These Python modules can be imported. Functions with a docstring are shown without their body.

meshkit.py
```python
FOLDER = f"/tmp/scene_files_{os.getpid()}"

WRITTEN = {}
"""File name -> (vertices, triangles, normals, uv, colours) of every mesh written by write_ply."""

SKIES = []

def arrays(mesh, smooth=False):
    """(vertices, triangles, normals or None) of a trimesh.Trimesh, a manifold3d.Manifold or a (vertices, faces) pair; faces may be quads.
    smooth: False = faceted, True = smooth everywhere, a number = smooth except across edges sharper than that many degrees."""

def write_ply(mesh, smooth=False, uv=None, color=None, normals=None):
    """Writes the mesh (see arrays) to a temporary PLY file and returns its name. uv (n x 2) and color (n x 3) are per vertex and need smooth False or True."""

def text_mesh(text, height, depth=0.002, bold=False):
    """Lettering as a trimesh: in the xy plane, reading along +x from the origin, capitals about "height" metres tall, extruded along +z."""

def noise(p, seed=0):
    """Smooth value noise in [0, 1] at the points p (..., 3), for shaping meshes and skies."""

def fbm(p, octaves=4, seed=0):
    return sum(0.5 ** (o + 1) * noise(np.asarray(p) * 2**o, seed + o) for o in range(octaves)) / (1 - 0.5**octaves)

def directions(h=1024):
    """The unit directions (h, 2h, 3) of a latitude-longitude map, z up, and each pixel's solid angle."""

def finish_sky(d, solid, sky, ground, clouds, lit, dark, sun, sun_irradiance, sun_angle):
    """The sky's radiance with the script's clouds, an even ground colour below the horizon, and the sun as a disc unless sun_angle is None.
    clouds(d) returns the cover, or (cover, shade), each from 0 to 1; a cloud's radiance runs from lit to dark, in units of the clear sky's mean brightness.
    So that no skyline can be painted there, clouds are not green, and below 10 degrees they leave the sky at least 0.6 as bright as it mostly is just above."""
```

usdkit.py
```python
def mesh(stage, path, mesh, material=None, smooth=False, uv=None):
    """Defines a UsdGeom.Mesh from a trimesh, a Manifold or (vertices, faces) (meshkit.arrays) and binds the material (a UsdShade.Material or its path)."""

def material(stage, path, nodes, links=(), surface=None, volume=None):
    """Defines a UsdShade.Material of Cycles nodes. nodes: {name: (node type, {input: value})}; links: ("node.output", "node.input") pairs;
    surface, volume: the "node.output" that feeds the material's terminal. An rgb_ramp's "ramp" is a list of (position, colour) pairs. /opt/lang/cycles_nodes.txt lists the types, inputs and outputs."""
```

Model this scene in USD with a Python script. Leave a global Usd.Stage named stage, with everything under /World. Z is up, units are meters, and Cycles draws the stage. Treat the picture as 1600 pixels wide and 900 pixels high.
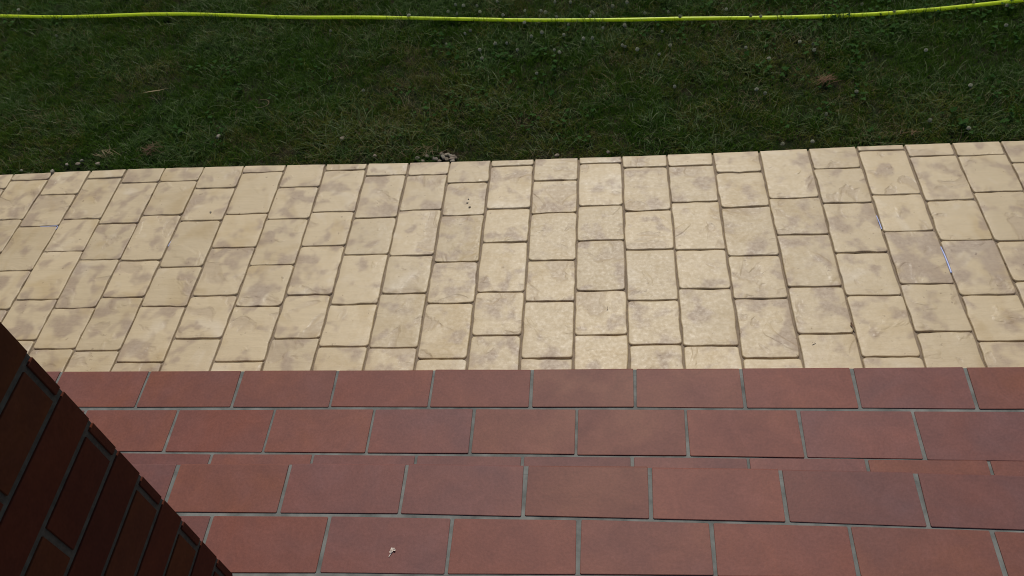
import math, random
import numpy as np
import trimesh, usdkit, meshkit
from pxr import Usd, UsdGeom, UsdLux, UsdShade, Gf, Sdf, Vt

stage = Usd.Stage.CreateInMemory()
UsdGeom.SetStageUpAxis(stage, 'Z')
UsdGeom.Xform.Define(stage, '/World')
UsdGeom.Scope.Define(stage, '/World/Looks')

# ---------------------------------------------------------------- camera, sky, sun, exposure
CAM_POS = (0.70097, -0.83583, 1.56462)
PITCH, YAW, ROLL, FOCAL = math.radians(49.534997), math.radians(-11.412426), math.radians(-9.660342), 30.1856
EXPOSURE = 0.0
SUN_EL, SUN_AZ = math.radians(57.0), math.radians(-0.5)       # azimuth from +y (straight ahead) towards +x
SUN_I, SKY_S = 0.8, 0.07

cp, sp, cy, sy = math.cos(PITCH), math.sin(PITCH), math.cos(YAW), math.sin(YAW)
fwd = np.array([sy * cp, cy * cp, -sp]); rt = np.array([cy, -sy, 0.0]); up = np.cross(rt, fwd)
right = math.cos(ROLL) * rt + math.sin(ROLL) * up
upv = -math.sin(ROLL) * rt + math.cos(ROLL) * up
cam = UsdGeom.Camera.Define(stage, '/World/camera')
cam.CreateHorizontalApertureAttr(36.0); cam.CreateVerticalApertureAttr(20.25)
cam.CreateFocalLengthAttr(FOCAL); cam.CreateClippingRangeAttr(Gf.Vec2f(0.05, 2000.0))
cam.CreateExposureAttr(EXPOSURE)
cam.AddTransformOp().Set(Gf.Matrix4d(*right, 0, *upv, 0, *(-fwd), 0, *CAM_POS, 1))

mat = usdkit.material
sky_mat = mat(stage, '/World/Looks/sky_look', {
    's': ('sky_texture', dict(sky_type='single_scattering', sun_disc=False, sun_elevation=SUN_EL, sun_rotation=SUN_AZ, aerosol_density=1.6)),
    'b': ('background_shader', dict(strength=SKY_S))}, [('s.color', 'b.color')], surface='b.background')
dome = UsdLux.DomeLight.Define(stage, '/World/sky')
UsdShade.MaterialBindingAPI.Apply(dome.GetPrim()).Bind(sky_mat)
dome.GetPrim().SetCustomDataByKey('kind', 'structure')
sun = UsdLux.DistantLight.Define(stage, '/World/sun')
sun.CreateNormalizeAttr(True); sun.CreateIntensityAttr(SUN_I); sun.CreateAngleAttr(0.6); sun.CreateColorAttr(Gf.Vec3f(1.0, 0.955, 0.88))
zs = np.array([math.sin(SUN_AZ) * math.cos(SUN_EL), math.cos(SUN_AZ) * math.cos(SUN_EL), math.sin(SUN_EL)])
xs = np.cross([0, 0, 1.0], zs); xs /= np.linalg.norm(xs); ys = np.cross(zs, xs)
sun.AddTransformOp().Set(Gf.Matrix4d(*xs, 0, *ys, 0, *zs, 0, 0, 0, 20, 1))

# ---------------------------------------------------------------- helpers
used = {}
def numbered(parent, name):
    k = used.get((parent, name), 0); used[(parent, name)] = k + 1
    return name if k == 0 else '%s_%03d' % (name, k)
def tag(prim, label=None, cat=None, group=None, kind=None):
    for k, v in (('label', label), ('category', cat), ('group', group), ('kind', kind)):
        if v: prim.SetCustomDataByKey(k, v)
    return prim
def obj(name, mesh, material, parent='/World', smooth=False, **t):
    p = parent if isinstance(parent, str) else str(parent.GetPath())
    m = usdkit.mesh(stage, p + '/' + numbered(p, name), mesh, material, smooth)
    return tag(m.GetPrim(), **t)
def thing(name, loc=(0, 0, 0), rotz=0.0, **t):
    x = UsdGeom.Xform.Define(stage, '/World/' + numbered('/World', name))
    x.AddTranslateOp().Set(Gf.Vec3d(*map(float, loc))); x.AddRotateZOp().Set(float(rotz))
    return tag(x.GetPrim(), **t)
def cat_mesh(parts):
    vs, fs, n = [], [], 0
    for v, f in parts:
        v = np.asarray(v, float); f = np.asarray(f, int)
        if f.shape[1] == 4: f = np.vstack([f[:, [0, 1, 2]], f[:, [0, 2, 3]]])
        vs.append(v); fs.append(f + n); n += len(v)
    return np.vstack(vs), np.vstack(fs)
def box(x0, x1, y0, y1, z0, z1):
    v = np.array([[x, y, z] for z in (z0, z1) for y in (y0, y1) for x in (x0, x1)], float)
    f = np.array([[0, 2, 3, 1], [4, 5, 7, 6], [0, 1, 5, 4], [2, 6, 7, 3], [0, 4, 6, 2], [1, 3, 7, 5]])
    return v, f
def loft(rings, cap=True, bottom=False):
    """rings: list of (n,3) closed outlines, low to high, counter-clockwise seen from above."""
    n = len(rings[0]); v = np.vstack(rings); f = []
    for k in range(len(rings) - 1):
        a, b = k * n, (k + 1) * n
        i = np.arange(n); j = (i + 1) % n
        f += [np.stack([a + i, a + j, b + j], 1), np.stack([a + i, b + j, b + i], 1)]
    i = np.arange(n); j = (i + 1) % n
    if cap:
        v = np.vstack([v, rings[-1].mean(0)]); c = len(v) - 1; a = (len(rings) - 1) * n
        f.append(np.stack([a + i, a + j, np.full(n, c)], 1))
    if bottom:
        v = np.vstack([v, rings[0].mean(0)]); c = len(v) - 1
        f.append(np.stack([j, i, np.full(n, c)], 1))
    return v, np.vstack(f)
def tube(path, radius, n=8, ends=True):
    p = np.asarray(path, float); r = np.broadcast_to(np.asarray(radius, float), (len(p),))
    t = np.gradient(p, axis=0); t /= np.linalg.norm(t, axis=1, keepdims=True)
    ref = np.array([0, 0, 1.0]) if abs(t[:, 2]).mean() < .8 else np.array([1.0, 0, 0])
    a = np.cross(t, ref); a /= np.linalg.norm(a, axis=1, keepdims=True); b = np.cross(a, t)
    th = np.arange(n) * 2 * np.pi / n
    ring = p[:, None] + r[:, None, None] * (np.cos(th)[None, :, None] * a[:, None] + np.sin(th)[None, :, None] * b[:, None])
    v = ring.reshape(-1, 3); f = []
    for k in range(len(p) - 1):
        i = np.arange(n); j = (i + 1) % n
        f.append(np.stack([k * n + i, k * n + j, (k + 1) * n + j, (k + 1) * n + i], 1)[:, ::-1])
    f = np.vstack(f); f = np.vstack([f[:, [0, 1, 2]], f[:, [0, 2, 3]]])
    if ends:
        v = np.vstack([v, p[0], p[-1]]); i = np.arange(n); j = (i + 1) % n; m = len(v)
        f = np.vstack([f, np.stack([i, j, np.full(n, m - 2)], 1), np.stack([(len(p) - 1) * n + j, (len(p) - 1) * n + i, np.full(n, m - 1)], 1)])
    return v, f

# ---------------------------------------------------------------- materials
def L(name): return '/World/Looks/' + name

def stone_look(name, lo, hi, base, pale, ochre, stain):
    """Riven sandy stamped concrete with soft grey-violet release stains; lo..hi is the noise range where a stain begins and is full."""
    return mat(stage, L(name), {
        'pos': ('geometry', {}), 'oi': ('object_info', {}),
        'off': ('math', dict(math_type='multiply', value2=37.0)), 'cmb': ('combine_xyz', {}),
        'vec': ('mix_color', dict(blend_type='add', fac=1.0, use_clamp=False)),
        'cl': ('noise_texture', dict(scale=7.0, detail=2.5, roughness=.55, distortion=.6)),
        'clr': ('rgb_ramp', dict(ramp=[(.30, ochre), (.46, base), (.60, base), (.74, pale)])),
        'tone': ('map_range', dict(from_min=0, from_max=1, to_min=.93, to_max=1.06)),
        'bw': ('mix_color', dict(blend_type='multiply', fac=1.0, use_clamp=False)),
        'tcmb': ('combine_xyz', {}),
        'sn': ('noise_texture', dict(scale=15.0, detail=2.0, roughness=.5, distortion=.25)),
        'sr': ('map_range', dict(range_type='smoothstep', from_min=lo, from_max=hi, to_min=0, to_max=.76)),
        'sg': ('noise_texture', dict(scale=90.0, detail=3.0, roughness=.6)),
        'sgr': ('map_range', dict(from_min=.3, from_max=.7, to_min=.72, to_max=1.0)),
        'sm': ('math', dict(math_type='multiply')),
        'lm': ('map_range', dict(range_type='smoothstep', from_min=.345, from_max=.415, to_min=.38, to_max=0)), 'sx': ('math', dict(math_type='maximum')), 'sxx': ('math', dict(math_type='multiply')),
        'mix': ('mix_color', dict(b=stain)),
        'mp': ('mapping', dict(mapping_type='point', scale=(9, 48, 9), rotation=(0, 0, .25))),
        'st': ('noise_texture', dict(scale=1.0, detail=4.0, roughness=.6)),
        'str': ('rgb_ramp', dict(ramp=[(.25, (.95, .95, .95)), (.5, (1, 1, 1)), (.75, (1.035, 1.035, 1.04))])),
        'm2': ('mix_color', dict(blend_type='multiply', fac=1.0, use_clamp=False, use_clamp_result=False)),
        'pt': ('noise_texture', dict(scale=70.0, detail=2.0, roughness=.5)), 'ptr': ('rgb_ramp', dict(ramp=[(.70, (1, 1, 1)), (.78, (.62, .58, .55))])),
        'm3': ('mix_color', dict(blend_type='multiply', fac=1.0, use_clamp=False, use_clamp_result=False)),
        # relief: ledges where thin layers have split off, over a soft swell and a fine grain
        'le': ('noise_texture', dict(scale=7.5, detail=3.5, roughness=.5, distortion=.5)),
        'ler': ('rgb_ramp', dict(ramp=[(0, (0, 0, 0)), (.345, (.15,) * 3), (.392, (.40,) * 3), (.50, (.46,) * 3), (.625, (.52,) * 3), (.672, (.75,) * 3), (1, (1, 1, 1))])),
        'b1': ('bump', dict(strength=.85, distance=.006)),
        'b2': ('bump', dict(strength=.35, distance=.004)),
        'gr': ('noise_texture', dict(scale=260.0, detail=3.0, roughness=.6)),
        'b3': ('bump', dict(strength=.08, distance=.0010)),
        'rn': ('map_range', dict(from_min=.3, from_max=.7, to_min=.44, to_max=.60)),
        'p': ('principled_bsdf', dict(specular_ior_level=.45)),
    }, [('oi.random', 'off.value1'), ('off.value', 'cmb.x'), ('off.value', 'cmb.z'), ('pos.position', 'vec.a'), ('cmb.vector', 'vec.b'),
        ('vec.result', 'cl.vector'), ('cl.fac', 'clr.fac'), ('oi.random', 'tone.value'), ('tone.result', 'tcmb.x'), ('tone.result', 'tcmb.y'), ('tone.result', 'tcmb.z'),
        ('clr.color', 'bw.a'), ('tcmb.vector', 'bw.b'),
        ('vec.result', 'sn.vector'), ('sn.fac', 'sr.value'), ('vec.result', 'sg.vector'), ('sg.fac', 'sgr.value'), ('sr.result', 'sm.value1'), ('sgr.result', 'sm.value2'),
        ('sm.value', 'sx.value1'), ('le.fac', 'lm.value'), ('lm.result', 'sxx.value1'), ('sgr.result', 'sxx.value2'), ('sxx.value', 'sx.value2'), ('sx.value', 'mix.fac'), ('bw.result', 'mix.a'), ('vec.result', 'mp.vector'), ('mp.vector', 'st.vector'), ('st.fac', 'str.fac'), ('mix.result', 'm2.a'), ('str.color', 'm2.b'),
        ('vec.result', 'pt.vector'), ('pt.fac', 'ptr.fac'), ('m2.result', 'm3.a'), ('ptr.color', 'm3.b'), ('m3.result', 'p.base_color'),
        ('vec.result', 'le.vector'), ('le.fac', 'ler.fac'), ('ler.color', 'b1.height'), ('st.fac', 'b2.height'), ('b1.normal', 'b2.normal'),
        ('vec.result', 'gr.vector'), ('gr.fac', 'b3.height'), ('b2.normal', 'b3.normal'), ('b3.normal', 'p.normal'),
        ('sg.fac', 'rn.value'), ('rn.result', 'p.roughness')], surface='p.BSDF')
SB, SP, SO, SS = (.44, .346, .208), (.49, .405, .278), (.39, .292, .155), (.245, .172, .118)
stone_looks = [stone_look('stone_clean', .54, .70, SB, SP, SO, SS), stone_look('stone_blotched', .47, .66, SB, SP, SO, SS), stone_look('stone_grey', .36, .56, SB, SP, SO, (.25, .18, .132))]

def speckle_look(name, c1, c2, scale, rough=.9, bump=.3, dist=.002, spec=.3, detail=4.0):
    return mat(stage, L(name), {
        'pos': ('geometry', {}), 'n': ('noise_texture', dict(scale=scale, detail=detail, roughness=.62)),
        'r': ('rgb_ramp', dict(ramp=[(.3, c1), (.7, c2)])), 'b': ('bump', dict(strength=bump, distance=dist)),
        'p': ('principled_bsdf', dict(roughness=rough, specular_ior_level=spec))},
        [('pos.position', 'n.vector'), ('n.fac', 'r.fac'), ('r.color', 'p.base_color'), ('n.fac', 'b.height'), ('b.normal', 'p.normal')], surface='p.BSDF')
joint_look = speckle_look('joint_brown', (.145, .108, .072), (.24, .185, .13), 40, .85, .5)
grout_look = speckle_look('grey_grout', (.085, .09, .082), (.19, .195, .178), 22, .9, .6, .002)
mortar_look = speckle_look('dark_mortar', (.045, .039, .027), (.082, .073, .053), 70, .95, .7, .003)
edge_look = speckle_look('concrete_edge', (.20, .17, .12), (.36, .31, .22), 40, .9, .6, .004)

def tile_look(name, a, b, c, spec=.17):
    return mat(stage, L(name), {
        'pos': ('geometry', {}), 'oi': ('object_info', {}), 'off': ('math', dict(math_type='multiply', value2=23.0)), 'cmb': ('combine_xyz', {}),
        'vec': ('mix_color', dict(blend_type='add', fac=1.0, use_clamp=False)),
        'n': ('noise_texture', dict(scale=6.5, detail=4.0, roughness=.55, distortion=.4)),
        'r': ('rgb_ramp', dict(ramp=[(.28, a), (.5, b), (.74, c)])),
        'f': ('noise_texture', dict(scale=170.0, detail=3.0, roughness=.65)),
        'fr': ('rgb_ramp', dict(ramp=[(.25, (.86,) * 3), (.75, (1.13,) * 3)])),
        'm': ('mix_color', dict(blend_type='multiply', fac=1.0, use_clamp=False)),
        'tone': ('map_range', dict(from_min=0, from_max=1, to_min=.9, to_max=1.09)), 'tc': ('combine_xyz', {}),
        'm2': ('mix_color', dict(blend_type='multiply', fac=1.0, use_clamp=False)),
        'sk': ('noise_texture', dict(scale=210.0, detail=1.0, roughness=.5)), 'skr': ('rgb_ramp', dict(ramp=[(.80, (1, 1, 1)), (.86, (1.7, 1.9, 2.0))])),
        'sc': ('noise_texture', dict(scale=16.0, detail=6.0, roughness=.72, distortion=.8)), 'scr': ('rgb_ramp', dict(ramp=[(.30, (.88, .88, .90)), (.5, (1, 1, 1)), (.70, (1.12, 1.15, 1.18))])),
        'm3': ('mix_color', dict(blend_type='multiply', fac=1.0, use_clamp=False, use_clamp_result=False)), 'm4': ('mix_color', dict(blend_type='multiply', fac=1.0, use_clamp=False, use_clamp_result=False)),
        'b': ('bump', dict(strength=.22, distance=.0009)),
        'ro': ('map_range', dict(from_min=.3, from_max=.7, to_min=.50, to_max=.57)),
        'p': ('principled_bsdf', dict(specular_ior_level=spec))},
        [('oi.random', 'off.value1'), ('off.value', 'cmb.x'), ('off.value', 'cmb.y'), ('pos.position', 'vec.a'), ('cmb.vector', 'vec.b'),
         ('vec.result', 'n.vector'), ('n.fac', 'r.fac'), ('vec.result', 'f.vector'), ('f.fac', 'fr.fac'), ('r.color', 'm.a'), ('fr.color', 'm.b'),
         ('oi.random', 'tone.value'), ('tone.result', 'tc.x'), ('tone.result', 'tc.y'), ('tone.result', 'tc.z'), ('m.result', 'm2.a'), ('tc.vector', 'm2.b'),
         ('vec.result', 'sk.vector'), ('sk.fac', 'skr.fac'), ('vec.result', 'sc.vector'), ('sc.fac', 'scr.fac'), ('m2.result', 'm3.a'), ('scr.color', 'm3.b'), ('m3.result', 'm4.a'), ('skr.color', 'm4.b'), ('m4.result', 'p.base_color'), ('f.fac', 'b.height'), ('b.normal', 'p.normal'), ('n.fac', 'ro.value'), ('ro.result', 'p.roughness')], surface='p.BSDF')
tile_looks = [tile_look('tile_red', (.170, .054, .034), (.156, .055, .040), (.144, .057, .046)),
              tile_look('tile_brown', (.172, .060, .036), (.156, .058, .042), (.140, .059, .049)),
              tile_look('tile_violet', (.152, .054, .041), (.140, .056, .047), (.127, .060, .056))]
brick_looks = [tile_look('brick_dark', (.074, .020, .009), (.062, .017, .009), (.056, .017, .010), .05),
               tile_look('brick_brown', (.084, .027, .009), (.066, .021, .009), (.054, .018, .010), .05)]

def leaf_look(name, c1, c2, trans=.25, rough=.45, spec=.35):
    return mat(stage, L(name), {
        'oi': ('object_info', {}), 'g': ('geometry', {}),
        'ad': ('math', dict(math_type='add')), 'fr': ('math', dict(math_type='fraction')),
        'r': ('rgb_ramp', dict(ramp=[(0, c1), (1, c2)])),
        'p': ('principled_bsdf', dict(roughness=rough, specular_ior_level=spec)),
        't': ('translucent_bsdf', {}), 'mx': ('mix_closure', dict(fac=trans))},
        [('oi.random', 'ad.value1'), ('g.random_per_island', 'ad.value2'), ('ad.value', 'fr.value1'), ('fr.value', 'r.fac'), ('r.color', 'p.base_color'), ('r.color', 't.color'),
         ('p.BSDF', 'mx.closure1'), ('t.BSDF', 'mx.closure2')], surface='mx.closure')
def plain(name, c, rough=.6, spec=.4, **k):
    return mat(stage, L(name), {'p': ('principled_bsdf', dict(base_color=c, roughness=rough, specular_ior_level=spec, **k))}, [], surface='p.BSDF')
G = 1.0
grass_looks = [leaf_look('grass_deep', (.018, .052, .003), (.055, .108, .010), .3, .7, .04), leaf_look('grass_blue', (.022, .058, .008), (.078, .132, .034), .3, .6, .08),
               leaf_look('grass_yellow', (.042, .058, .006), (.115, .122, .024), .25, .7, .04), leaf_look('grass_dry', (.09, .072, .03), (.22, .18, .095), .15, .7, .1), leaf_look('grass_bright', (.052, .088, .022), (.135, .165, .066), .3, .5, .15)]
clover_leaf_look = leaf_look('clover_green', (.016, .049, .008), (.036, .082, .018), .25, .75, .04)
floret_look = leaf_look('floret_white', (.42, .42, .29), (.60, .59, .46), .3, .7, .1)
stem_look = plain('stem_green', (.05, .075, .025), .5)
straw_look = leaf_look('straw', (.16, .115, .055), (.30, .235, .13), .15, .6, .2)
rust_look = leaf_look('dead_needles', (.075, .036, .018), (.14, .075, .036), .1, .6, .2)
pebble_look = speckle_look('pebble_tan', (.12, .096, .066), (.21, .17, .125), 60, .8, .3)
pebble_pale = speckle_look('pebble_pale', (.15, .128, .096), (.235, .205, .16), 60, .8, .3)
soil_look = mat(stage, L('lawn_soil'), {
    'pos': ('geometry', {}), 'n': ('noise_texture', dict(scale=9.0, detail=8.0, roughness=.65)), 'f': ('noise_texture', dict(scale=150.0, detail=4.0, roughness=.7)),
    'r': ('rgb_ramp', dict(ramp=[(.35, (.010, .018, .004)), (.5, (.014, .018, .006)), (.66, (.030, .022, .012))])),
    'fr': ('rgb_ramp', dict(ramp=[(.25, (.5,) * 3), (.75, (1.5,) * 3)])), 'm': ('mix_color', dict(blend_type='multiply', fac=1.0, use_clamp=False)),
    'b': ('bump', dict(strength=.8, distance=.01)), 'p': ('principled_bsdf', dict(roughness=.95, specular_ior_level=.1))},
    [('pos.position', 'n.vector'), ('pos.position', 'f.vector'), ('n.fac', 'r.fac'), ('f.fac', 'fr.fac'), ('r.color', 'm.a'), ('fr.color', 'm.b'), ('m.result', 'p.base_color'), ('f.fac', 'b.height'), ('b.normal', 'p.normal')], surface='p.BSDF')
hose_look = mat(stage, L('hose_yellow'), {
    'pos': ('geometry', {}), 'n': ('noise_texture', dict(scale=30.0, detail=4.0, roughness=.6)),
    'r': ('rgb_ramp', dict(ramp=[(.35, (.34, .47, .005)), (.65, (.40, .53, .008))])), 'p': ('principled_bsdf', dict(roughness=.42, specular_ior_level=.4, subsurface_weight=.6, subsurface_scale=.006, subsurface_radius=(1.0, 1.0, .15)))},
    [('pos.position', 'n.vector'), ('n.fac', 'r.fac'), ('r.color', 'p.base_color')], surface='p.BSDF')
film_look = plain('film_blue', (.30, .36, .62), .35, .5)
petal_look = plain('petal_pale', (.72, .64, .55), .6, .3)
scrap_look = plain('leaf_brown', (.11, .06, .03), .7, .3)

# ---------------------------------------------------------------- levels
ZL, ZP = -0.1757, -0.3514        # lower tread and path surfaces; the upper tread is z = 0
ZG = ZP - 0.036                  # soil of the lawn

# ---------------------------------------------------------------- ground
obj('ground', (np.array([[-300, -300, ZG], [300, -300, ZG], [300, 300, ZG], [-300, 300, ZG]], float), np.array([[0, 1, 2, 3]])), soil_look, kind='structure')

# ---------------------------------------------------------------- path of stamped stones
COLS = [(-1.4936,.0027),(-1.3585,.0345),(-1.2054,.0240),(-1.0584,.0079),(-0.9153,.0155),(-0.7694,.0156),(-0.6175,.0134),(-0.4651,.0180),(-0.3140,.0046),(-0.1662,.0097),(-0.0182,.0045),(0.1259,.0019),(0.2703,-.0057),(0.4166,-.0064),(0.5630,-.0026),(0.7095,-.0107),(0.8556,-.0110),(1.0046,-.0160),(1.1562,-.0244),(1.3076,-.0204),(1.4581,-.0246),(1.6042,-.0241),(1.7528,-.0374),(1.8922,-.0262)]
CROSS = [[1.31,1.111],[1.229,1.075,.874,.712],[1.307,1.104,.954,.751,.591],[1.278,1.078,.914,.714,.559],[1.278,1.112,.908,.754,.551],[1.236,1.081,.876,.715,.509],[1.309,1.106,.955,.755,.592],[1.228,1.077,.876,.712,.509],[1.304,1.104,.953,.752,.589],[1.271,1.072,.911,.714,.559],[1.267,1.101,.904,.751,.554],[1.223,1.071,.874,.713,.514],[1.297,1.096,.95,.752,.594],[1.22,1.07,.872,.714,.514],[1.295,1.098,.949,.751,.592],[1.269,1.07,.907,.713,.558],[1.268,1.102,.902,.752,.553],[1.23,1.074,.875,.714,.511],[1.108,.954,.753,.59],[1.233,1.081,.878,.718,.514],[1.309,1.11,.957,.758,.593],[1.276,1.078,.917,.716,.56],[1.272,1.11,.911,.76],[1.232,1.078]]
EDGE = np.array([[-3.2,1.345],[-1.548,1.345],[-1.297,1.349],[-1.05,1.351],[-.615,1.346],[-.104,1.333],[.338,1.326],[.763,1.325],[1.172,1.328],[1.567,1.334],[1.948,1.333],[3.6,1.335]])
def edge_y(x): return np.interp(x, EDGE[:, 0], EDGE[:, 1])
PATH_Y0 = .338
# the stamp repeats nine columns on, so the path is carried on beyond the picture with its own pattern
cols, cross = list(COLS), [list(c) for c in CROSS]
for k in range(6):
    cols.insert(0, (cols[0][0] - .149, .01)); cross.insert(0, list(CROSS[(8 - k) % 9 + 1]))
for k in range(7):
    cols.append((cols[-1][0] + .149, -.02)); cross.append(list(CROSS[6 + k]))
for i, c in enumerate(cross):                        # continue each column down to the step
    while True:
        d = c[-2] - c[-1] if len(c) > 1 else .2
        nxt = c[-1] - (.155 if d > .18 else .2)
        if nxt < PATH_Y0 + .02: break
        c.append(round(nxt, 4))
path = UsdGeom.Xform.Define(stage, '/World/path').GetPrim(); tag(path, kind='structure')
rng = np.random.default_rng(7)
bx = np.linspace(cols[0][0] - .01, cols[-1][0] + .01, 60)
bo = np.vstack([np.stack([bx, np.full(60, PATH_Y0 - .02)], 1), np.stack([bx, edge_y(bx) - .004], 1)[::-1]])
ring = lambda z: np.hstack([bo, np.full((len(bo), 1), z)])
n_ = 60                                              # joint bed: a strip of quads, so that the cap needs no fan
bv = np.vstack([np.stack([bx, np.full(60, PATH_Y0 - .02), np.full(60, ZP - .0062)], 1), np.stack([bx, edge_y(bx) - .004, np.full(60, ZP - .0062)], 1),
                np.stack([bx, np.full(60, PATH_Y0 - .02), np.full(60, ZP - .12)], 1), np.stack([bx, edge_y(bx) - .004, np.full(60, ZP - .12)], 1)])
i = np.arange(59)
bf = np.vstack([np.stack([i, i + 1, 61 + i, 60 + i], 1), np.stack([60 + i, 61 + i, 181 + i, 180 + i], 1), np.stack([1 + i, i, 120 + i, 121 + i], 1)])
obj('joint_bed', (bv, bf), joint_look, path)

def stone_mesh(xl, xr, y0, y1, seed, top_cut):
    """Rounded, slightly uneven slab between the column joints xl(y), xr(y) and the cross joints y0 < y1."""
    r = np.random.default_rng(seed)
    gx, gy = .0023 + r.uniform(-.0008, .0007), .0016 + r.uniform(-.0007, .0006)
    ya, yb = y0 + gy, y1 - (0 if top_cut else gy)
    rad = min(r.uniform(.006, .012), (yb - ya) * .35); rt_ = .0015 if top_cut else rad * r.uniform(.6, 1.1)
    pts = []
    w = (xr(.8) - xl(.8)) - 2 * gx; h = yb - ya
    def arc(cx, cy, a0, rr): return [(cx + rr * math.cos(a0 + t), cy + rr * math.sin(a0 + t)) for t in np.linspace(0, math.pi / 2, 4)]
    loc = arc(w - rad, rad, -math.pi / 2, rad) + [(w, t) for t in np.linspace(rad, h - rt_, 8)[1:-1]] + arc(w - rt_, h - rt_, 0, rt_) + \
        [(t, h) for t in np.linspace(w - rt_, rt_, 7)[1:-1]] + arc(rt_, h - rt_, math.pi / 2, rt_) + [(0, t) for t in np.linspace(h - rt_, rad, 8)[1:-1]] + \
        arc(rad, rad, math.pi, rad) + [(t, 0) for t in np.linspace(rad, w - rad, 7)[1:-1]]
    loc = np.array(loc)
    q = np.stack([loc[:, 0], ya + loc[:, 1]], 1)
    L_, R_ = xl(q[:, 1]) + gx, xr(q[:, 1]) - gx; X = L_ + q[:, 0] / w * (R_ - L_)
    if top_cut: q[:, 1] += (edge_y(X) - y1) * np.clip((q[:, 1] - ya) / max(h, 1e-6), 0, 1)
    P = np.stack([X, q[:, 1]], 1)
    nz = meshkit.noise(np.hstack([P * 28, np.full((len(P), 1), seed * 3.7)])) - .5
    nz2 = meshkit.noise(np.hstack([P * 90, np.full((len(P), 1), seed * 1.3)])) - .5
    c = P.mean(0); d = P - c; d /= np.linalg.norm(d, axis=1, keepdims=True)
    if top_cut: d[P[:, 1] > y1 - .004] *= .35
    P = P + d * (nz * .0052 + nz2 * .0028)[:, None]
    tx, ty = r.uniform(-.008, .008, 2)
    def rg(inset, z):
        v = P - c; s = np.maximum(1 - inset / np.maximum(np.array([w, h]) / 2, .004), .05)
        Q = c + v * s
        zz = z + (Q - c) @ [tx, ty]
        if inset > .003: zz = zz + (meshkit.noise(np.hstack([Q * 22, np.full((len(Q), 1), seed * 2.1)])) - .5) * .0022
        return np.hstack([Q, (ZP + zz)[:, None]])
    lim = min(w, h) / 2
    return loft([rg(-.0009, -.0105), rg(.0002, -.0035), rg(min(.0010, lim * .3), -.0010), rg(min(.0032, lim * .5), 0.0), rg(min(.022, lim * .7), .0003)])

GREY = {(20, 1.0), (21, .93)}
sc = 0
for k in range(len(cols) - 1):
    (xa, sa), (xb, sb) = cols[k], cols[k + 1]
    xl = lambda y, x=xa, s=sa: x + s * (np.asarray(y) - .8)
    xr = lambda y, x=xb, s=sb: x + s * (np.asarray(y) - .8)
    ys_ = [float(edge_y((xa + xb) / 2))] + cross[k] + [PATH_Y0]
    for j in range(len(ys_) - 1):
        y1, y0 = ys_[j], ys_[j + 1]
        cx, cyy = (xa + xb) / 2, (y0 + y1) / 2
        m = stone_mesh(xl, xr, y0, y1, 100 + sc, j == 0); sc += 1
        u = rng.random()
        if (1.45 < cx < 1.76 and .73 < cyy < .92): look = stone_looks[2]
        elif cyy > 1.05: look = stone_looks[1 if u < (.9 if cx < .8 else .7) else 0]
        elif cx < -.3: look = stone_looks[1 if u < .7 else 0]
        elif cx > 1.1: look = stone_looks[1 if u < .5 else 0]
        else: look = stone_looks[1 if u < .35 else 0]
        obj('paving_stone', m, look, path, smooth=50)

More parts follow.
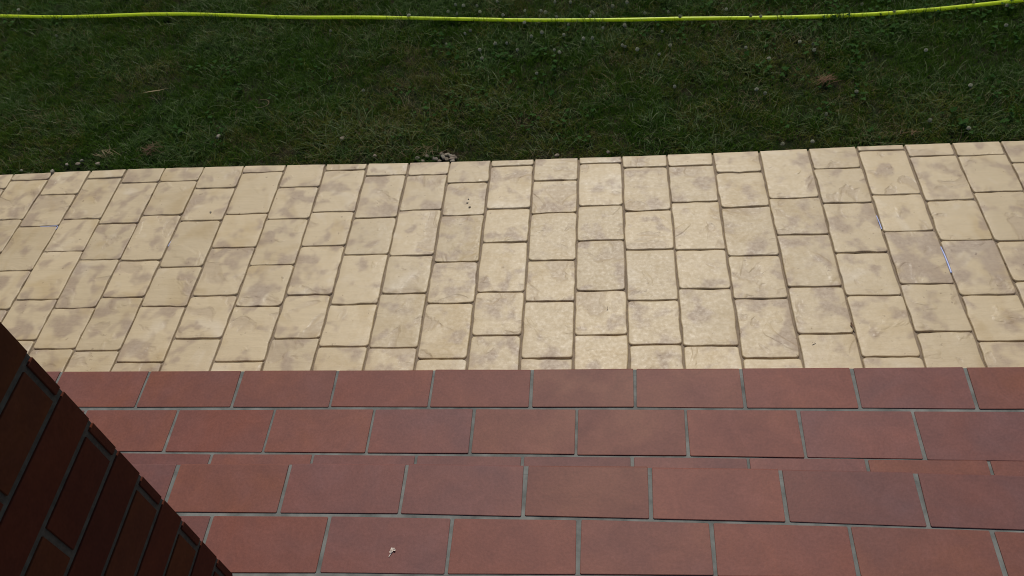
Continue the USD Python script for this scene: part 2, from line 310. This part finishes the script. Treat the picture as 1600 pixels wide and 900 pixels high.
# ---------------------------------------------------------------- tiled steps
steps = thing('tiled_steps', label='red-brown klinker steps with grey grout leading down to the pale paved path', cat='steps')
SX0, SX1 = -1.90, 3.13
obj('step_base', box(SX0, SX1, -2.4, -.0175, ZP - .1, -.0023), grout_look, steps)
obj('step_base', box(SX0, SX1, -.0170, .3415, ZP - .1, ZL - .0023), grout_look, steps)
def curve(*c): return lambda x, c=c: np.polyval(c, np.clip(x, -.6, 1.6))
nose_y = {0.0: curve(-.0111,.0101,.0001), ZL: curve(-.0002,.0011,.3586)}
for zz in (0.0, ZL):
    nx = np.linspace(SX0, SX1, 50); ny = nose_y[zz](nx)
    a_, b_ = np.stack([nx, ny - .0195, 0 * nx], 1), np.stack([nx, ny - .0022, 0 * nx], 1)
    v = np.vstack([a_ + [0, 0, zz - .0021], b_ + [0, 0, zz - .0021], b_ + [0, 0, zz - .0135]]); i = np.arange(49)
    obj('nosing_grout', (v, np.vstack([np.stack([i, i + 1, i + 51, i + 50], 1), np.stack([i + 50, i + 51, i + 101, i + 100], 1)][::-1])), grout_look, steps)
def tile_mesh(x0, x1, yn, yf, z, nosing, seed):
    """x0..x1 wide; yn, yf are the near and far edges as functions of x; a nosing tile has a rounder far edge."""
    r = np.random.default_rng(seed)
    h = .012; b = .0009
    cor = np.array([[x0, yn(x0) - .0004], [x1, yn(x1) - .0004], [x1, yf(x1) + .0003], [x0, yf(x0) + .0003]], float) + r.uniform(-.0011, .0011, (4, 2))
    dz = r.uniform(-.0005, .0005) + np.array([[-1, -1], [1, -1], [1, 1], [-1, 1]]) @ r.uniform(-.0003, .0003, 2)
    bfz = .004 if nosing else b
    def rgt(s, z_):                                # s = 0 outline .. 1 full inset
        ins = np.array([[b, b], [-b, b], [-b, -bfz], [b, -bfz]]) * s
        q = []
        for i in range(4):                         # a little chamfer at each corner
            p, a, c = cor[i] + ins[i], cor[i - 1] + ins[i - 1], cor[(i + 1) % 4] + ins[(i + 1) % 4]
            da, dc = (a - p) / np.linalg.norm(a - p), (c - p) / np.linalg.norm(c - p)
            q += [p + da * .0018, p + dc * .0018]
        return np.hstack([np.array(q), (z + z_ + np.repeat(dz, 2) * (1 if z_ > -.01 else 0))[:, None]])
    bb = max(b, bfz) if nosing else b
    if nosing:
        rs = [rgt(0, -h)]
        for t in (0, 30, 60, 90):
            t_ = math.radians(t); o = rgt(1 - math.cos(t_), 0)
            o[:, 2] += -b * (1 - math.sin(t_)); far = [4, 5, 6, 7]
            o[far, 2] -= (bfz - b) * (1 - math.sin(t_)); rs.append(o)
        return loft(rs)
    return loft([rgt(0, -h), rgt(0, -b), rgt(.3, -b * .3), rgt(1, 0)])
def curve(*c): return lambda x, c=c: np.polyval(c, np.clip(x, -.6, 1.6))
rows = [  # name, joints in the picture, near edge, far edge, height, nosing
    ([-.527,-.2723,-.0186,.2297,.4771,.7251,.9766,1.2294,1.48], curve(-.0020,.0016,.2497), curve(-.0002,.0011,.3586), ZL, True),
    ([-.4081,-.1562,.0966,.3428,.5888,.8397,1.0921,1.3407], curve(-.0041,.0019,.1246), curve(-.0037,.0046,.2412), ZL, False),
    ([-.2819,-.0304,.2185,.4669,.7152,.9684,1.2189,1.4676], lambda x: 0.0005, curve(-.0009,.0021,.1167), ZL, False),
    ([-.0004,.251,.499,.7479,1.0,1.2507], curve(-.0096,.0093,-.1105), curve(-.0111,.0101,.0001), 0.0, True),
    ([-.138,.1101,.3601,.6087,.8589,1.1099,1.3587], curve(.0200,-.2345), curve(-.0106,.0124,-.1190), 0.0, False)]
for k in range(9):                                  # the landing behind, towards and under the viewer
    off = 0 if k % 2 == 0 else -.126
    yt = -.2425 - .1195 * k
    rows.append(([off + .25 * i for i in range(6)], lambda x, y=yt: y - .111 + .006 * x, lambda x, y=yt: y + .006 * x, 0.0, False))
ts = 0
for jn, yn, yf, z, nose in rows:
    jn = list(jn); gap = .0078 if z == 0 else .0070
    while jn[0] - .25 > SX0: jn.insert(0, jn[0] - .25)
    jn.insert(0, SX0)
    while jn[-1] + .25 < SX1: jn.append(jn[-1] + .25)
    jn.append(SX1)
    for a, b in zip(jn[:-1], jn[1:]):
        if b - a < .03: continue
        ts += 1
        u = rng.random()
        obj('tile', tile_mesh(a + gap / 2, b - gap / 2, yn, yf, z, nose, 500 + ts), tile_looks[0 if u < .3 else 1 if u < .72 else 2], steps)
for (y, zt, zb) in ((-.0035, -.0145, ZL + .004), (.3555, ZL - .0145, ZP + .004)):
    for k in range(20):
        x0 = SX0 + k * .25
        if x0 + .25 > SX1 + .001: break
        obj('riser_tile', box(x0 + .004, x0 + .246, y - .0125, y, zb, zt), tile_looks[k % 3], steps)

# ---------------------------------------------------------------- brick pier
WX, WY, WZ0, C = .00698, -.29168, .80691, .075        # face plane, front edge, height of the first bed joint seen
pier = thing('brick_pier', label='dark brown brick pier with recessed grey mortar joints in the near corner', cat='pier')
TH, WD, TOP = .38, .90, 2.43
obj('mortar_core', box(WX - TH + .006, WX - .0028, WY - WD + .006, WY - .0004, .001, TOP), mortar_look, pier)
def brick_box(x0, x1, y0, y1, z0, z1, seed):
    r = np.random.default_rng(seed); b = .0007
    d = r.uniform(-.0003, .0003, 6); x0, x1, y0, y1, z0, z1 = np.array([x0, x1, y0, y1, z0, z1]) + d
    def rg(i, z):
        c = [(x0 + i + b, y0 + i), (x1 - i - b, y0 + i), (x1 - i, y0 + i + b), (x1 - i, y1 - i - b), (x1 - i - b, y1 - i), (x0 + i + b, y1 - i), (x0 + i, y1 - i - b), (x0 + i, y0 + i + b)]
        return np.array([(x, y, z) for x, y in c])
    return loft([rg(b, z0), rg(0, z0 + b), rg(0, z1 - b), rg(b, z1)], bottom=True)
T, J = .0125, .010
n0 = int(round(WZ0 / C)); zbase = WZ0 - n0 * C
bs = 0
for k in range(-1, 32):
    z0 = zbase + k * C + J / 2; z1 = z0 + C - J
    if z0 < .002: z0 = .002
    if z1 > TOP: break
    if z1 - z0 < .01: continue
    # course index counted down from the first joint: the course just under it shows the end brick's thickness at the edge
    cidx = (n0 - 1 - k)
    lap = cidx % 2 == 0
    spans = []
    if lap:
        spans.append((0, T, True)); d = T + J - .001; spans.append((d, d + .1255, False)); d += .1255 + J
    else:
        d = 0.0; spans.append((0, .245, False)); d = .255
    while d < WD - .02:
        spans.append((d, min(d + .245, WD), False)); d += .255
    for (a, b, end) in spans:
        bs += 1
        lk = brick_looks[int(rng.random() < .35)]
        if end: obj('brick', brick_box(WX - .245, WX, WY - T, WY, z0, z1, 900 + bs), lk, pier)
        else: obj('brick', brick_box(WX - T, WX, WY - b, WY - a, z0, z1, 900 + bs), lk, pier)
    # the front end of the pier
    if lap: obj('brick', brick_box(WX - TH, WX - .255, WY - T, WY, z0, z1, 1900 + bs), brick_looks[0], pier)
    else:
        obj('brick', brick_box(WX - T - J - .25, WX - T - J, WY - T, WY, z0, z1, 1900 + bs), brick_looks[1], pier)
        obj('brick', brick_box(WX - TH, WX - T - 2 * J - .25, WY - T, WY, z0, z1, 2900 + bs), brick_looks[0], pier)

# ---------------------------------------------------------------- lawn
HOSE = np.array([[-4.2,2.75],[-3.3,2.60],[-2.6,2.485],[-2.063,2.4],[-1.767,2.366],[-1.484,2.342],[-1.212,2.33],[-1.029,2.307],[-.818,2.271],[-.53,2.238],[-.252,2.21],[.018,2.179],[.281,2.144],[.535,2.119],[.782,2.099],[1.022,2.076],[1.257,2.061],[1.486,2.047],[1.712,2.047],[1.824,2.05],[1.938,2.059],[2.05,2.068],[2.162,2.077],[2.8,2.13],[3.6,2.26]])
HOSE[:, 1] += .034                                  # lies about 2.5 cm up in the grass
def hose_y(x): return np.interp(x, HOSE[:, 0], HOSE[:, 1])
HOLES = [(-1.241, 2.328, .035), (-1.093, 1.782, .035), (.095, 1.372, .05), (-1.28, 1.40, .06), (2.104, 2.027, .03)]

def blade(r, h, w, lean, az, curl, base):
    """One grass blade of three narrowing quads, bending over as it rises."""
    t = np.array([0, .35, .7, 1.0]); dx = np.array([math.cos(az), math.sin(az)]); side = np.array([-dx[1], dx[0]])
    out = lean * t + curl * t ** 2.2
    hh = h * np.sin(t * (math.pi / 2) * .98) if curl > h * .6 else h * t
    v = []
    for k in range(3):
        ww = w * (1, .9, .6)[k] / 2
        c = np.array([*(base + dx * out[k]), hh[k]])
        v += [c + [*(side * ww), 0], c - [*(side * ww), 0]]
    v.append(np.array([*(base + dx * out[3]), hh[3]]))
    return np.array(v), np.array([[0, 1, 3], [0, 3, 2], [2, 3, 5], [2, 5, 4], [4, 5, 6]])
def tuft(seed, n, rad, h0, h1, w0, w1, wild):
    r = np.random.default_rng(seed); parts = []
    for _ in range(n):
        a, rr = r.uniform(0, 2 * np.pi), rad * math.sqrt(r.random())
        h = r.uniform(h0, h1)
        parts.append(blade(r, h, r.uniform(w0, w1), h * r.uniform(.0, .7) * wild, r.uniform(0, 2 * np.pi), h * max(0, r.normal(.45, .45)) * wild, np.array([rr * math.cos(a), rr * math.sin(a)])))
    return cat_mesh(parts)
def instancer(name, protos, pos, idx, rot, scale, **t):
    pi = UsdGeom.PointInstancer.Define(stage, '/World/' + name)
    paths = []
    for nm, mesh, look in protos:
        pr = obj(nm, mesh, look, '/World/' + name); paths.append(pr.GetPath())
    pi.CreatePrototypesRel().SetTargets(paths)
    pi.CreatePositionsAttr(Vt.Vec3fArray.FromNumpy(np.asarray(pos, np.float32)))
    pi.CreateProtoIndicesAttr(Vt.IntArray.FromNumpy(np.asarray(idx, np.int32)))
    q = np.zeros((len(pos), 4), np.float32)      # w, x, y, z of a small tilt after a turn
    half = np.asarray(rot) / 2
    pi.CreateOrientationsAttr(Vt.QuathArray([Gf.Quath(float(math.cos(a)), 0.0, 0.0, float(math.sin(a))) for a in half]))
    pi.CreateScalesAttr(Vt.Vec3fArray.FromNumpy(np.asarray(scale, np.float32)))
    return tag(pi.GetPrim(), **t)

protos, kinds = [], []
for k in range(4): protos.append(('deep_tuft', tuft(10 + k, 20, .026, .010, .028, .0010, .0022, 1.0), grass_looks[0])); kinds.append(0)
for k in range(4): protos.append(('blue_tuft', tuft(20 + k, 20, .026, .011, .030, .0010, .0022, 1.1), grass_looks[1])); kinds.append(1)
for k in range(3): protos.append(('yellow_tuft', tuft(30 + k, 18, .026, .009, .026, .0010, .0020, 1.1), grass_looks[2])); kinds.append(2)
for k in range(3): protos.append(('dry_tuft', tuft(40 + k, 8, .030, .010, .028, .0009, .0016, 1.5), grass_looks[3])); kinds.append(3)
for k in range(3): protos.append(('bright_tuft', tuft(50 + k, 7, .030, .014, .032, .0014, .0026, 1.1), grass_looks[4])); kinds.append(4)
kinds = np.array(kinds)
r = np.random.default_rng(11)
N = 92000
gx, gy = r.uniform(-3.3, 3.5, N), r.uniform(1.325, 4.3, N)
keep = gy > edge_y(gx) + .003 + .03 * r.random(N) ** 1.5
keep &= r.random(N) < np.interp(gy, [1.33, 3.0, 4.3], [1.0, .85, .4])
nz = meshkit.fbm(np.stack([gx * 2.6, gy * 2.6, np.zeros(N)], 1), 4, 3)
nz2 = meshkit.fbm(np.stack([gx * 6, gy * 6, np.full(N, 5.0)], 1), 3, 9)
for hx, hy, hr in HOLES: keep &= (np.hypot(gx - hx, (gy - hy)) > hr) | (r.random(N) < .12)
thin = np.interp(gy, [1.34, 1.40, 1.5], [.55, .85, 1.0])
keep &= r.random(N) < thin * np.where(nz2 < .36, .85, 1.0)
gx, gy, nz, nz2 = gx[keep], gy[keep], nz[keep], nz2[keep]; N = len(gx)
dry = np.clip((nz - .47) * 2.2 + np.interp(gy, [1.4, 1.75, 2.1], [.30, .10, -.02]), .03, .70)
u = r.random(N); kind = np.where(u < dry * .30, 3, np.where(u < dry, 2, np.where(r.random(N) < np.clip((nz2 - .42) * 3, .05, .6), 1, 0)))
kind[r.random(N) < .13 + .12 * (nz2 > .5)] = 4
idx = np.array([r.choice(np.nonzero(kinds == k)[0]) for k in kind])
s = r.uniform(.75, 1.2, N) * np.interp(nz2, [.3, .7], [.8, 1.2])
s2 = s * r.uniform(.8, 1.15, N); nb = gy - hose_y(gx); s2 = np.where((nb < -.002) & (nb > -.032) & (r.random(N) < .45), s2 * 1.7, s2)
pos = np.stack([gx, gy, np.full(N, ZG - .002)], 1)
instancer('grass', protos, pos, idx, r.uniform(0, 2 * np.pi, N), np.stack([s, s, s2], 1), kind='stuff', label='short dark green lawn grass with dry strands beyond the path', cat='grass')

def clover_leaf(seed):
    rr = np.random.default_rng(seed); parts = []
    for _ in range(4):
        bx_, by_ = rr.uniform(-.025, .025, 2); h = rr.uniform(.018, .038); a0 = rr.uniform(0, 6.28); R_ = rr.uniform(.0032, .0054)
        tx, ty = rr.uniform(-.35, .35, 2)
        parts.append(tube([(bx_, by_, 0), (bx_ * 1.1, by_ * 1.1, h * .6), (bx_ * 1.15, by_ * 1.15, h)], .0005, 3, False))
        for q in range(3):
            a = a0 + q * 2.094
            th = np.linspace(0, 2 * np.pi, 9)[:-1]
            c = np.array([math.cos(a), math.sin(a)]) * R_ * .92
            o = np.stack([np.cos(th) * R_ * .95, np.sin(th) * R_ * .85], 1)
            o = o @ np.array([[math.cos(a), math.sin(a)], [-math.sin(a), math.cos(a)]]) + c
            v = np.vstack([[c[0], c[1], -.0006], np.hstack([o, np.zeros((8, 1))])])
            v[:, 2] += v[:, 0] * tx + v[:, 1] * ty + h; v[:, 0] += bx_ * 1.15; v[:, 1] += by_ * 1.15
            i = np.arange(8); parts.append((v, np.stack([np.zeros(8, int), 1 + i, 1 + (i + 1) % 8], 1)))
    return cat_mesh(parts)
M = 5200
cx, cyy = r.uniform(-3.0, 3.3, M), r.uniform(1.40, 3.6, M)
cn = meshkit.fbm(np.stack([cx * 2.2, cyy * 2.2, np.full(M, 2.0)], 1), 3, 21)
pr = np.clip((cn - .47) * 4, 0, .6) * np.interp(cyy, [1.4, 1.7, 1.95], [.25, .5, 1.0]) * np.interp(cx, [-1.5, -.3, .3], [.25, .4, 1.0])
k_ = r.random(M) < pr
for hx, hy, hr in HOLES: k_ &= np.hypot(cx - hx, cyy - hy) > hr
cx, cyy = cx[k_], cyy[k_]
s = r.uniform(.7, 1.15, len(cx))
instancer('clover_leaves', [('clover_leaf', clover_leaf(60 + k), clover_leaf_look) for k in range(4)], np.stack([cx, cyy, np.full(len(cx), ZG)], 1), r.integers(0, 4, len(cx)), r.uniform(0, 6.28, len(cx)), np.stack([s, s, s], 1), kind='stuff', label='low round clover leaves growing through the lawn grass', cat='clover')

# ---------------------------------------------------------------- hose
hx = np.arange(-4.2, 3.6, .03)
hp = np.stack([hx, hose_y(hx), np.zeros_like(hx)], 1)
hp[:, 1] = np.convolve(np.pad(hp[:, 1], 7, mode='edge'), np.ones(15) / 15, 'valid')
hp[:, 2] = ZG + .0245 + (meshkit.noise(np.stack([hx * 2.2, hx * 0, hx * 0], 1)) - .5) * .007
hp[:, 1] += (meshkit.noise(np.stack([hx * 3, hx * 0 + 4, hx * 0], 1)) - .5) * .006
obj('garden_hose', tube(hp, .0073, 16), hose_look, smooth=True, label='bright yellow-green garden hose lying across the lawn', cat='hose')

# ---------------------------------------------------------------- clover flowers
FLOWERS = [[-2.004,2.45],[-1.724,2.229],[-.484,2.149],[-.145,2.207],[.045,2.184],[.045,2.281],[.08,2.277],[.137,2.262],[.207,2.273],[.017,2.223],[.027,2.014],[.168,1.968],[.18,1.917],[.231,1.983],[.26,1.989],[.12,2.096],[.105,2.063],[-.267,1.727],[.134,2.211],[.255,2.163],[.313,2.207],[.331,2.137],[.355,2.018],[.398,2.057],[.417,2.191],[.403,2.211],[.44,2.248],[.464,2.142],[.507,2.241],[.501,2.094],[.488,2.023],[.575,2.131],[.587,2.156],[.61,2.141],[.577,1.998],[.599,1.983],[.465,1.937],[.477,1.92],[.682,2.218],[.73,2.227],[.713,2.061],[.724,1.947],[.721,1.927],[.775,1.914],[.805,2.13],[.851,2.01],[.894,1.911],[.844,1.888],[.896,2.112],[.93,2.104],[.898,1.663],[.405,1.779],[1.105,2.112],[1.19,2.082],[1.233,2.069],[1.183,1.635],[1.198,1.619],[.319,1.934],[1.163,1.88],[.647,2.059],[1.235,1.807],[1.355,1.89],[1.402,1.894],[1.409,1.854],[1.604,2.117],[1.711,2.071],[1.76,1.8],[1.993,2.067],[2.107,2.047],[2.062,1.93],[1.497,1.594],[1.818,1.392],[1.697,1.444],[1.378,1.484],[1.871,1.597],[1.218,1.352],[1.316,1.347]]
ORD1 = 'first second third fourth fifth sixth seventh eighth ninth tenth eleventh twelfth thirteenth fourteenth fifteenth sixteenth seventeenth eighteenth nineteenth'.split()
def ordinal(n):
    if n < 20: return ORD1[n - 1]
    if n % 10 == 0: return {2: 'twentieth', 3: 'thirtieth', 4: 'fortieth', 5: 'fiftieth'}[n // 10]
    return {2: 'twenty', 3: 'thirty', 4: 'forty', 5: 'fifty'}[n // 10] + '-' + ORD1[n % 10 - 1]
def clover_flower(path_thing, seed):
    rr = np.random.default_rng(seed); parts = []
    zc = .036
    for k in range(64):                            # florets standing out from a small ball, drooping and browner below
        ct = 1 - 2 * (k + .5) / 64 * .86; ph = k * 2.39996; st = math.sqrt(1 - ct * ct)
        d = np.array([st * math.cos(ph), st * math.sin(ph), ct]); R_ = .0082 * rr.uniform(.82, 1.12)
        a = np.cross(d, [0, 0, 1.0]); a = a / (np.linalg.norm(a) + 1e-9); b = np.cross(a, d)
        base = d * .002; mid = d * R_ * .72; tip = d * R_ + np.array([0, 0, .0012])
        v = np.array([base, mid + a * .0015, mid + b * .0015, mid - a * .0015, mid - b * .0015, tip]); v[:, 2] += zc
        parts.append((v, np.array([[0, 2, 1], [0, 3, 2], [0, 4, 3], [0, 1, 4], [5, 1, 2], [5, 2, 3], [5, 3, 4], [5, 4, 1]])))
    lean = rr.uniform(-.012, .012, 2)
    obj('bloom', cat_mesh(parts), floret_look, path_thing)
    obj('stem', tube([(lean[0], lean[1], 0), (lean[0] * .5, lean[1] * .5, zc * .5), (0, 0, zc - .002)], .0007, 5, False), stem_look, path_thing)
fl = np.array(FLOWERS); fl[:, 1] += .019; dh = fl[:, 1] - hose_y(fl[:, 0])
zones = np.where(dh > .035, 0, np.where(dh > -.012, 1, np.where(fl[:, 1] > 1.72, 2, 3)))
where = ['white clover flower beyond the yellow hose, %s from the left there', 'white clover flower standing against the yellow hose, %s from the left along it', 'white clover flower just nearside of the yellow hose, %s from the left there', 'white clover flower in the lawn strip nearer the path, %s from the left']
first = {}
for z in range(4):
    ids = np.nonzero(zones == z)[0]; ids = ids[np.argsort(fl[ids, 0])]
    for rank, i in enumerate(ids):
        v = int(i) % 3
        lift = .008 if z == 1 else 0.0
        fs = float(r.uniform(.66, .98))
        t = thing('clover_flower', (fl[i, 0], fl[i, 1], ZG + lift - .002), float(r.uniform(0, 360)), label=where[z] % ordinal(rank + 1), cat='flower', group='white clover flowers in the lawn')
        fx = UsdGeom.Xform(t); fx.AddRotateXYZOp().Set(Gf.Vec3f(float(r.uniform(-22, 22)), float(r.uniform(-22, 22)), 0)); fx.AddScaleOp().Set(Gf.Vec3f(fs, fs * float(r.uniform(.85, 1.15)), float(r.uniform(.8, 1.05))))
        if v not in first:
            clover_flower(t, 300 + v); first[v] = t
        else:
            t.GetReferences().AddInternalReference(first[v].GetPath()); t.SetInstanceable(True)

# ---------------------------------------------------------------- pebbles, dead grass and small litter
def pebble_mesh(seed, size):
    rr = np.random.default_rng(seed); m = trimesh.creation.icosphere(2, 1.0)
    v = np.array(m.vertices); v *= (1 + (meshkit.noise(v * 1.6 + seed * 7.1) - .5) * .55)[:, None]
    v *= size * np.array([rr.uniform(.9, 1.35), rr.uniform(.75, 1.0), rr.uniform(.55, .75)])
    a = rr.uniform(0, 3.14); R_ = np.array([[math.cos(a), math.sin(a), 0], [-math.sin(a), math.cos(a), 0], [0, 0, 1]])
    return v @ R_, np.array(m.faces)
HEAP = [(.085,1.396,.0075),(.092,1.381,.009),(.066,1.372,.010),(.081,1.362,.007),(.104,1.392,.008),(.116,1.388,.007),(.125,1.382,.008),(.124,1.371,.0075),(.126,1.359,.007),(.135,1.376,.006),(.106,1.370,.007),(.032,1.39,.008),(.001,1.382,.007),(.021,1.366,.006)]
h_sorted = sorted(HEAP)
for k, (x, y, sz) in enumerate(h_sorted):
    lab = '%s pebble from the left in the tan pebble patch at the path edge' % ordinal(k + 1)
    v, f = pebble_mesh(40 + k, sz * 1.05); v = v + [x, y, ZG + .009 + sz * .3]
    obj('pebble', (v, f), pebble_look if k % 3 else pebble_pale, smooth=True, label=lab, cat='pebble', group='pebbles at the lawn edge')
LONE = [(-1.34,1.366,.011,'largest pale pebble lying on the path edge at the far-left bare soil'), (-1.325,1.412,.008,'small pale pebble in the bare soil, leftmost of its three neighbours'), (-1.281,1.412,.009,'greyish pebble in the bare soil, between two pale ones'), (-1.274,1.432,.008,'small pale pebble in the bare soil, farthest from the path'), (-1.2,1.409,.010,'tan pebble half sunk beside dry grass near the path edge'), (-1.496,1.388,.008,'pale pebble at the grass edge, leftmost in the picture'), (-.773,1.536,.011,'flat pale stone lying in the grass above the path'), (-.291,1.497,.012,'grey stone lying in the grass left of the pebble patch'), (-.154,1.397,.009,'tan pebble in the grass edge just left of the pebble patch'), (.486,1.365,.009,'pale pebble at the grass edge right of the pebble patch'), (.658,1.372,.008,'small grey pebble at the grass edge, rightmost in the picture')]
for k, (x, y, sz, lab) in enumerate(LONE):
    v, f = pebble_mesh(80 + k, sz * .8); v = v + [x, y, (ZP + .002 if k == 0 else ZG + .013) + sz * .2]
    if k == 0: v[:, 1] -= .018
    obj('pebble', (v, f), pebble_pale if k in (0, 1, 3, 5, 6) else pebble_look, smooth=True, label=lab, cat='pebble', group='pebbles at the lawn edge')
def strands(seed, n, rx, ry, ang, spread, ln, w, z):
    """A tangle of thin curved strips."""
    rr = np.random.default_rng(seed); parts = []
    for _ in range(n):
        a = ang + rr.normal(0, spread); l = ln * rr.uniform(.5, 1.1); c = np.array([rr.normal(0, rx), rr.normal(0, ry)])
        t = np.linspace(-.5, .5, 5); bend = rr.normal(0, .35) * l
        d = np.array([math.cos(a), math.sin(a)]); s_ = np.array([-d[1], d[0]])
        p = c + t[:, None] * l * d + (t ** 2)[:, None] * bend * s_
        zz = z + rr.uniform(0, .012) + .006 * rr.normal() * t
        ww = w * rr.uniform(.6, 1.2) * np.array([.5, 1, 1, .8, .2]) / 2
        v = np.vstack([np.hstack([p + s_ * ww[:, None], zz[:, None]]), np.hstack([p - s_ * ww[:, None], (zz + .0004)[:, None]])])
        i = np.arange(4); parts.append((v, np.stack([i + 5, i + 6, i + 1, i], 1)))
    return cat_mesh(parts)
zt = ZG + .027
def place(m, x, y): return m[0] + [x, y, 0], m[1]
obj('dead_grass', place(strands(1, 60, .018, .016, .3, .9, .045, .0016, zt), -1.006, 1.461), rust_look, label='tan tangle of dead grass near the path on the left', cat='dead grass')
obj('dead_grass', place(strands(2, 46, .013, .008, .55, .28, .066, .0016, zt - .004), 1.412, 1.698), rust_look, label='rusty brown wisp of dead needles in the right-hand lawn', cat='dead grass')
obj('dead_grass', place(strands(3, 14, .03, .016, -.5, .4, .07, .0013, zt - .006), -1.19, 1.452), straw_look, label='loose straw strands above the bare soil at the left', cat='dead grass')
obj('dead_grass', place(strands(5, 12, .016, .010, .2, .8, .035, .0016, zt - .008), 1.633, 1.411), rust_look, label='small brown wisp of dead grass near the right path edge', cat='dead grass')
obj('dead_grass', place(strands(6, 26, .03, .014, 1.2, .7, .05, .0014, zt - .012), .02, 1.41), straw_look, label='dry straw strands standing behind the pebble patch', cat='dead grass')
pt = np.array([(-.052, -.012), (-.03, -.004), (-.008, 0), (.02, .004), (.045, .013), (.07, .015)]); wd = np.array([.0012, .003, .0042, .003, .0016, .0006]) 
st = np.vstack([np.hstack([pt + [0, 1] * wd[:, None], np.full((6, 1), zt + .006)]), np.hstack([pt - [0, 1] * wd[:, None], np.full((6, 1), zt + .0075)])]) + [-1.11, 1.807, 0]
i = np.arange(5); obj('straw_stalk', (st, np.stack([i + 6, i + 7, i + 1, i], 1)), straw_look, label='pale flat straw stalk lying above a dark hollow in the lawn', cat='straw')
a = np.linspace(-2.3, 2.0, 14); obj('straw_stalk', tube(np.stack([-.645 + .030 * np.cos(a), 1.70 + .024 * np.sin(a), np.full(14, zt + .004)], 1), .0008, 5), straw_look, label='thin straw stalk curled into an open loop on the lawn', cat='straw')
# scraps of pale blue film caught in the joints of the path
FILM = [([(-1.2662,1.0736),(-1.2292,1.0753),(-1.2040,1.0758),(-1.2010,1.0727),(-1.2026,1.0578)], 'bluish film caught round a stone corner in the leftmost joints'),
        ([(-.7661,.9682),(-.7645,.983),(-.7625,.9965)], 'short faint bluish film scrap in a joint on the left'),
        ([(1.4487,1.0244),(1.4517,.9979),(1.4533,.9692)], 'bluish white film strip in the joint beside the speckled stone'),
        ([(1.5986,.8938),(1.6019,.8644),(1.6035,.8282),(1.6045,.7974)], 'longest bluish white film strip, between two greyish stones')]
for p, lab in FILM:
    p = np.array(p); w = .0026 if len(p) > 3 else .0018
    if 'faint' in lab or 'corner' in lab: w = .0013
    z = ZP - .0022
    obj('film_strip', tube(np.hstack([p, np.full((len(p), 1), z)]), w, 6), film_look, smooth=True, label=lab, cat='film', group='film scraps in the joints')
# fallen petal on the landing
rr = np.random.default_rng(5); parts = []
for k in range(7):
    a = .3 + k * .55 + rr.uniform(-.2, .2); l = .0065 * rr.uniform(.7, 1.1); d = np.array([math.cos(a), math.sin(a)]); s_ = np.array([-d[1], d[0]]) * .0022
    parts.append((np.array([[0, 0, .002], [*(d * l * .6 + s_), .004 + .002 * rr.random()], [*(d * l), .0015 + .003 * rr.random()], [*(d * l * .6 - s_), .004]]), np.array([[0, 3, 2], [0, 2, 1]])))
parts.append(tube([(0, 0, .002), (-.003, -.005, .0015), (-.006, -.011, .001)], .0008, 5))
m = cat_mesh(parts); obj('fallen_petal', (m[0] + [.251, -.187, 0], m[1]), petal_look, label='small shrivelled cream blossom fallen on the red tiles', cat='blossom')
def scrap(x, y, l, w, a, seed):
    rr = np.random.default_rng(seed); t = np.linspace(-.5, .5, 6); d = np.array([math.cos(a), math.sin(a)]); s_ = np.array([-d[1], d[0]])
    p = t[:, None] * l * d + (t ** 2)[:, None] * l * .5 * s_; ww = w * np.array([.2, .8, 1, .9, .6, .15]) / 2
    z = ZP + .002 + .003 * np.abs(t) * 2
    v = np.vstack([np.hstack([p + s_ * ww[:, None], z[:, None]]), np.hstack([p - s_ * ww[:, None], (z + .002)[:, None]])]) + [x, y, 0]
    i = np.arange(5); return v, np.stack([i + 6, i + 7, i + 1, i], 1)
obj('leaf_scrap', scrap(1.307, .613, .021, .007, -1.2, 1), scrap_look, label='curled brown leaf scrap lying at a stone corner on the path', cat='leaf')
for x, y, l, a, lab in ((.656, .683, .010, 1.4, 'tiny dark twig on a stone near the path middle'), (1.201, .557, .013, .5, 'tiny bent dark twig on the path left of the leaf scrap')):
    obj('twig', scrap(x, y, l, .0016, a, 2), scrap_look, label=lab, cat='twig')
for k, (x, y, sz, lab) in enumerate(((.217, 1.106, .0036, 'darkest and largest of three stone chips on the path'), (.207, 1.126, .003, 'middle one of three small stone chips on the path'), (.209, 1.143, .0028, 'farthest of three small stone chips on the path'), (-.665, 1.117, .0034, 'lone round stone chip on a blotched stone at the left'))):
    v, f = pebble_mesh(140 + k, sz); obj('stone_chip', (v + [x, y, ZP + sz * .5], f), pebble_pale if k else pebble_look, smooth=True, label=lab, cat='stone chip')
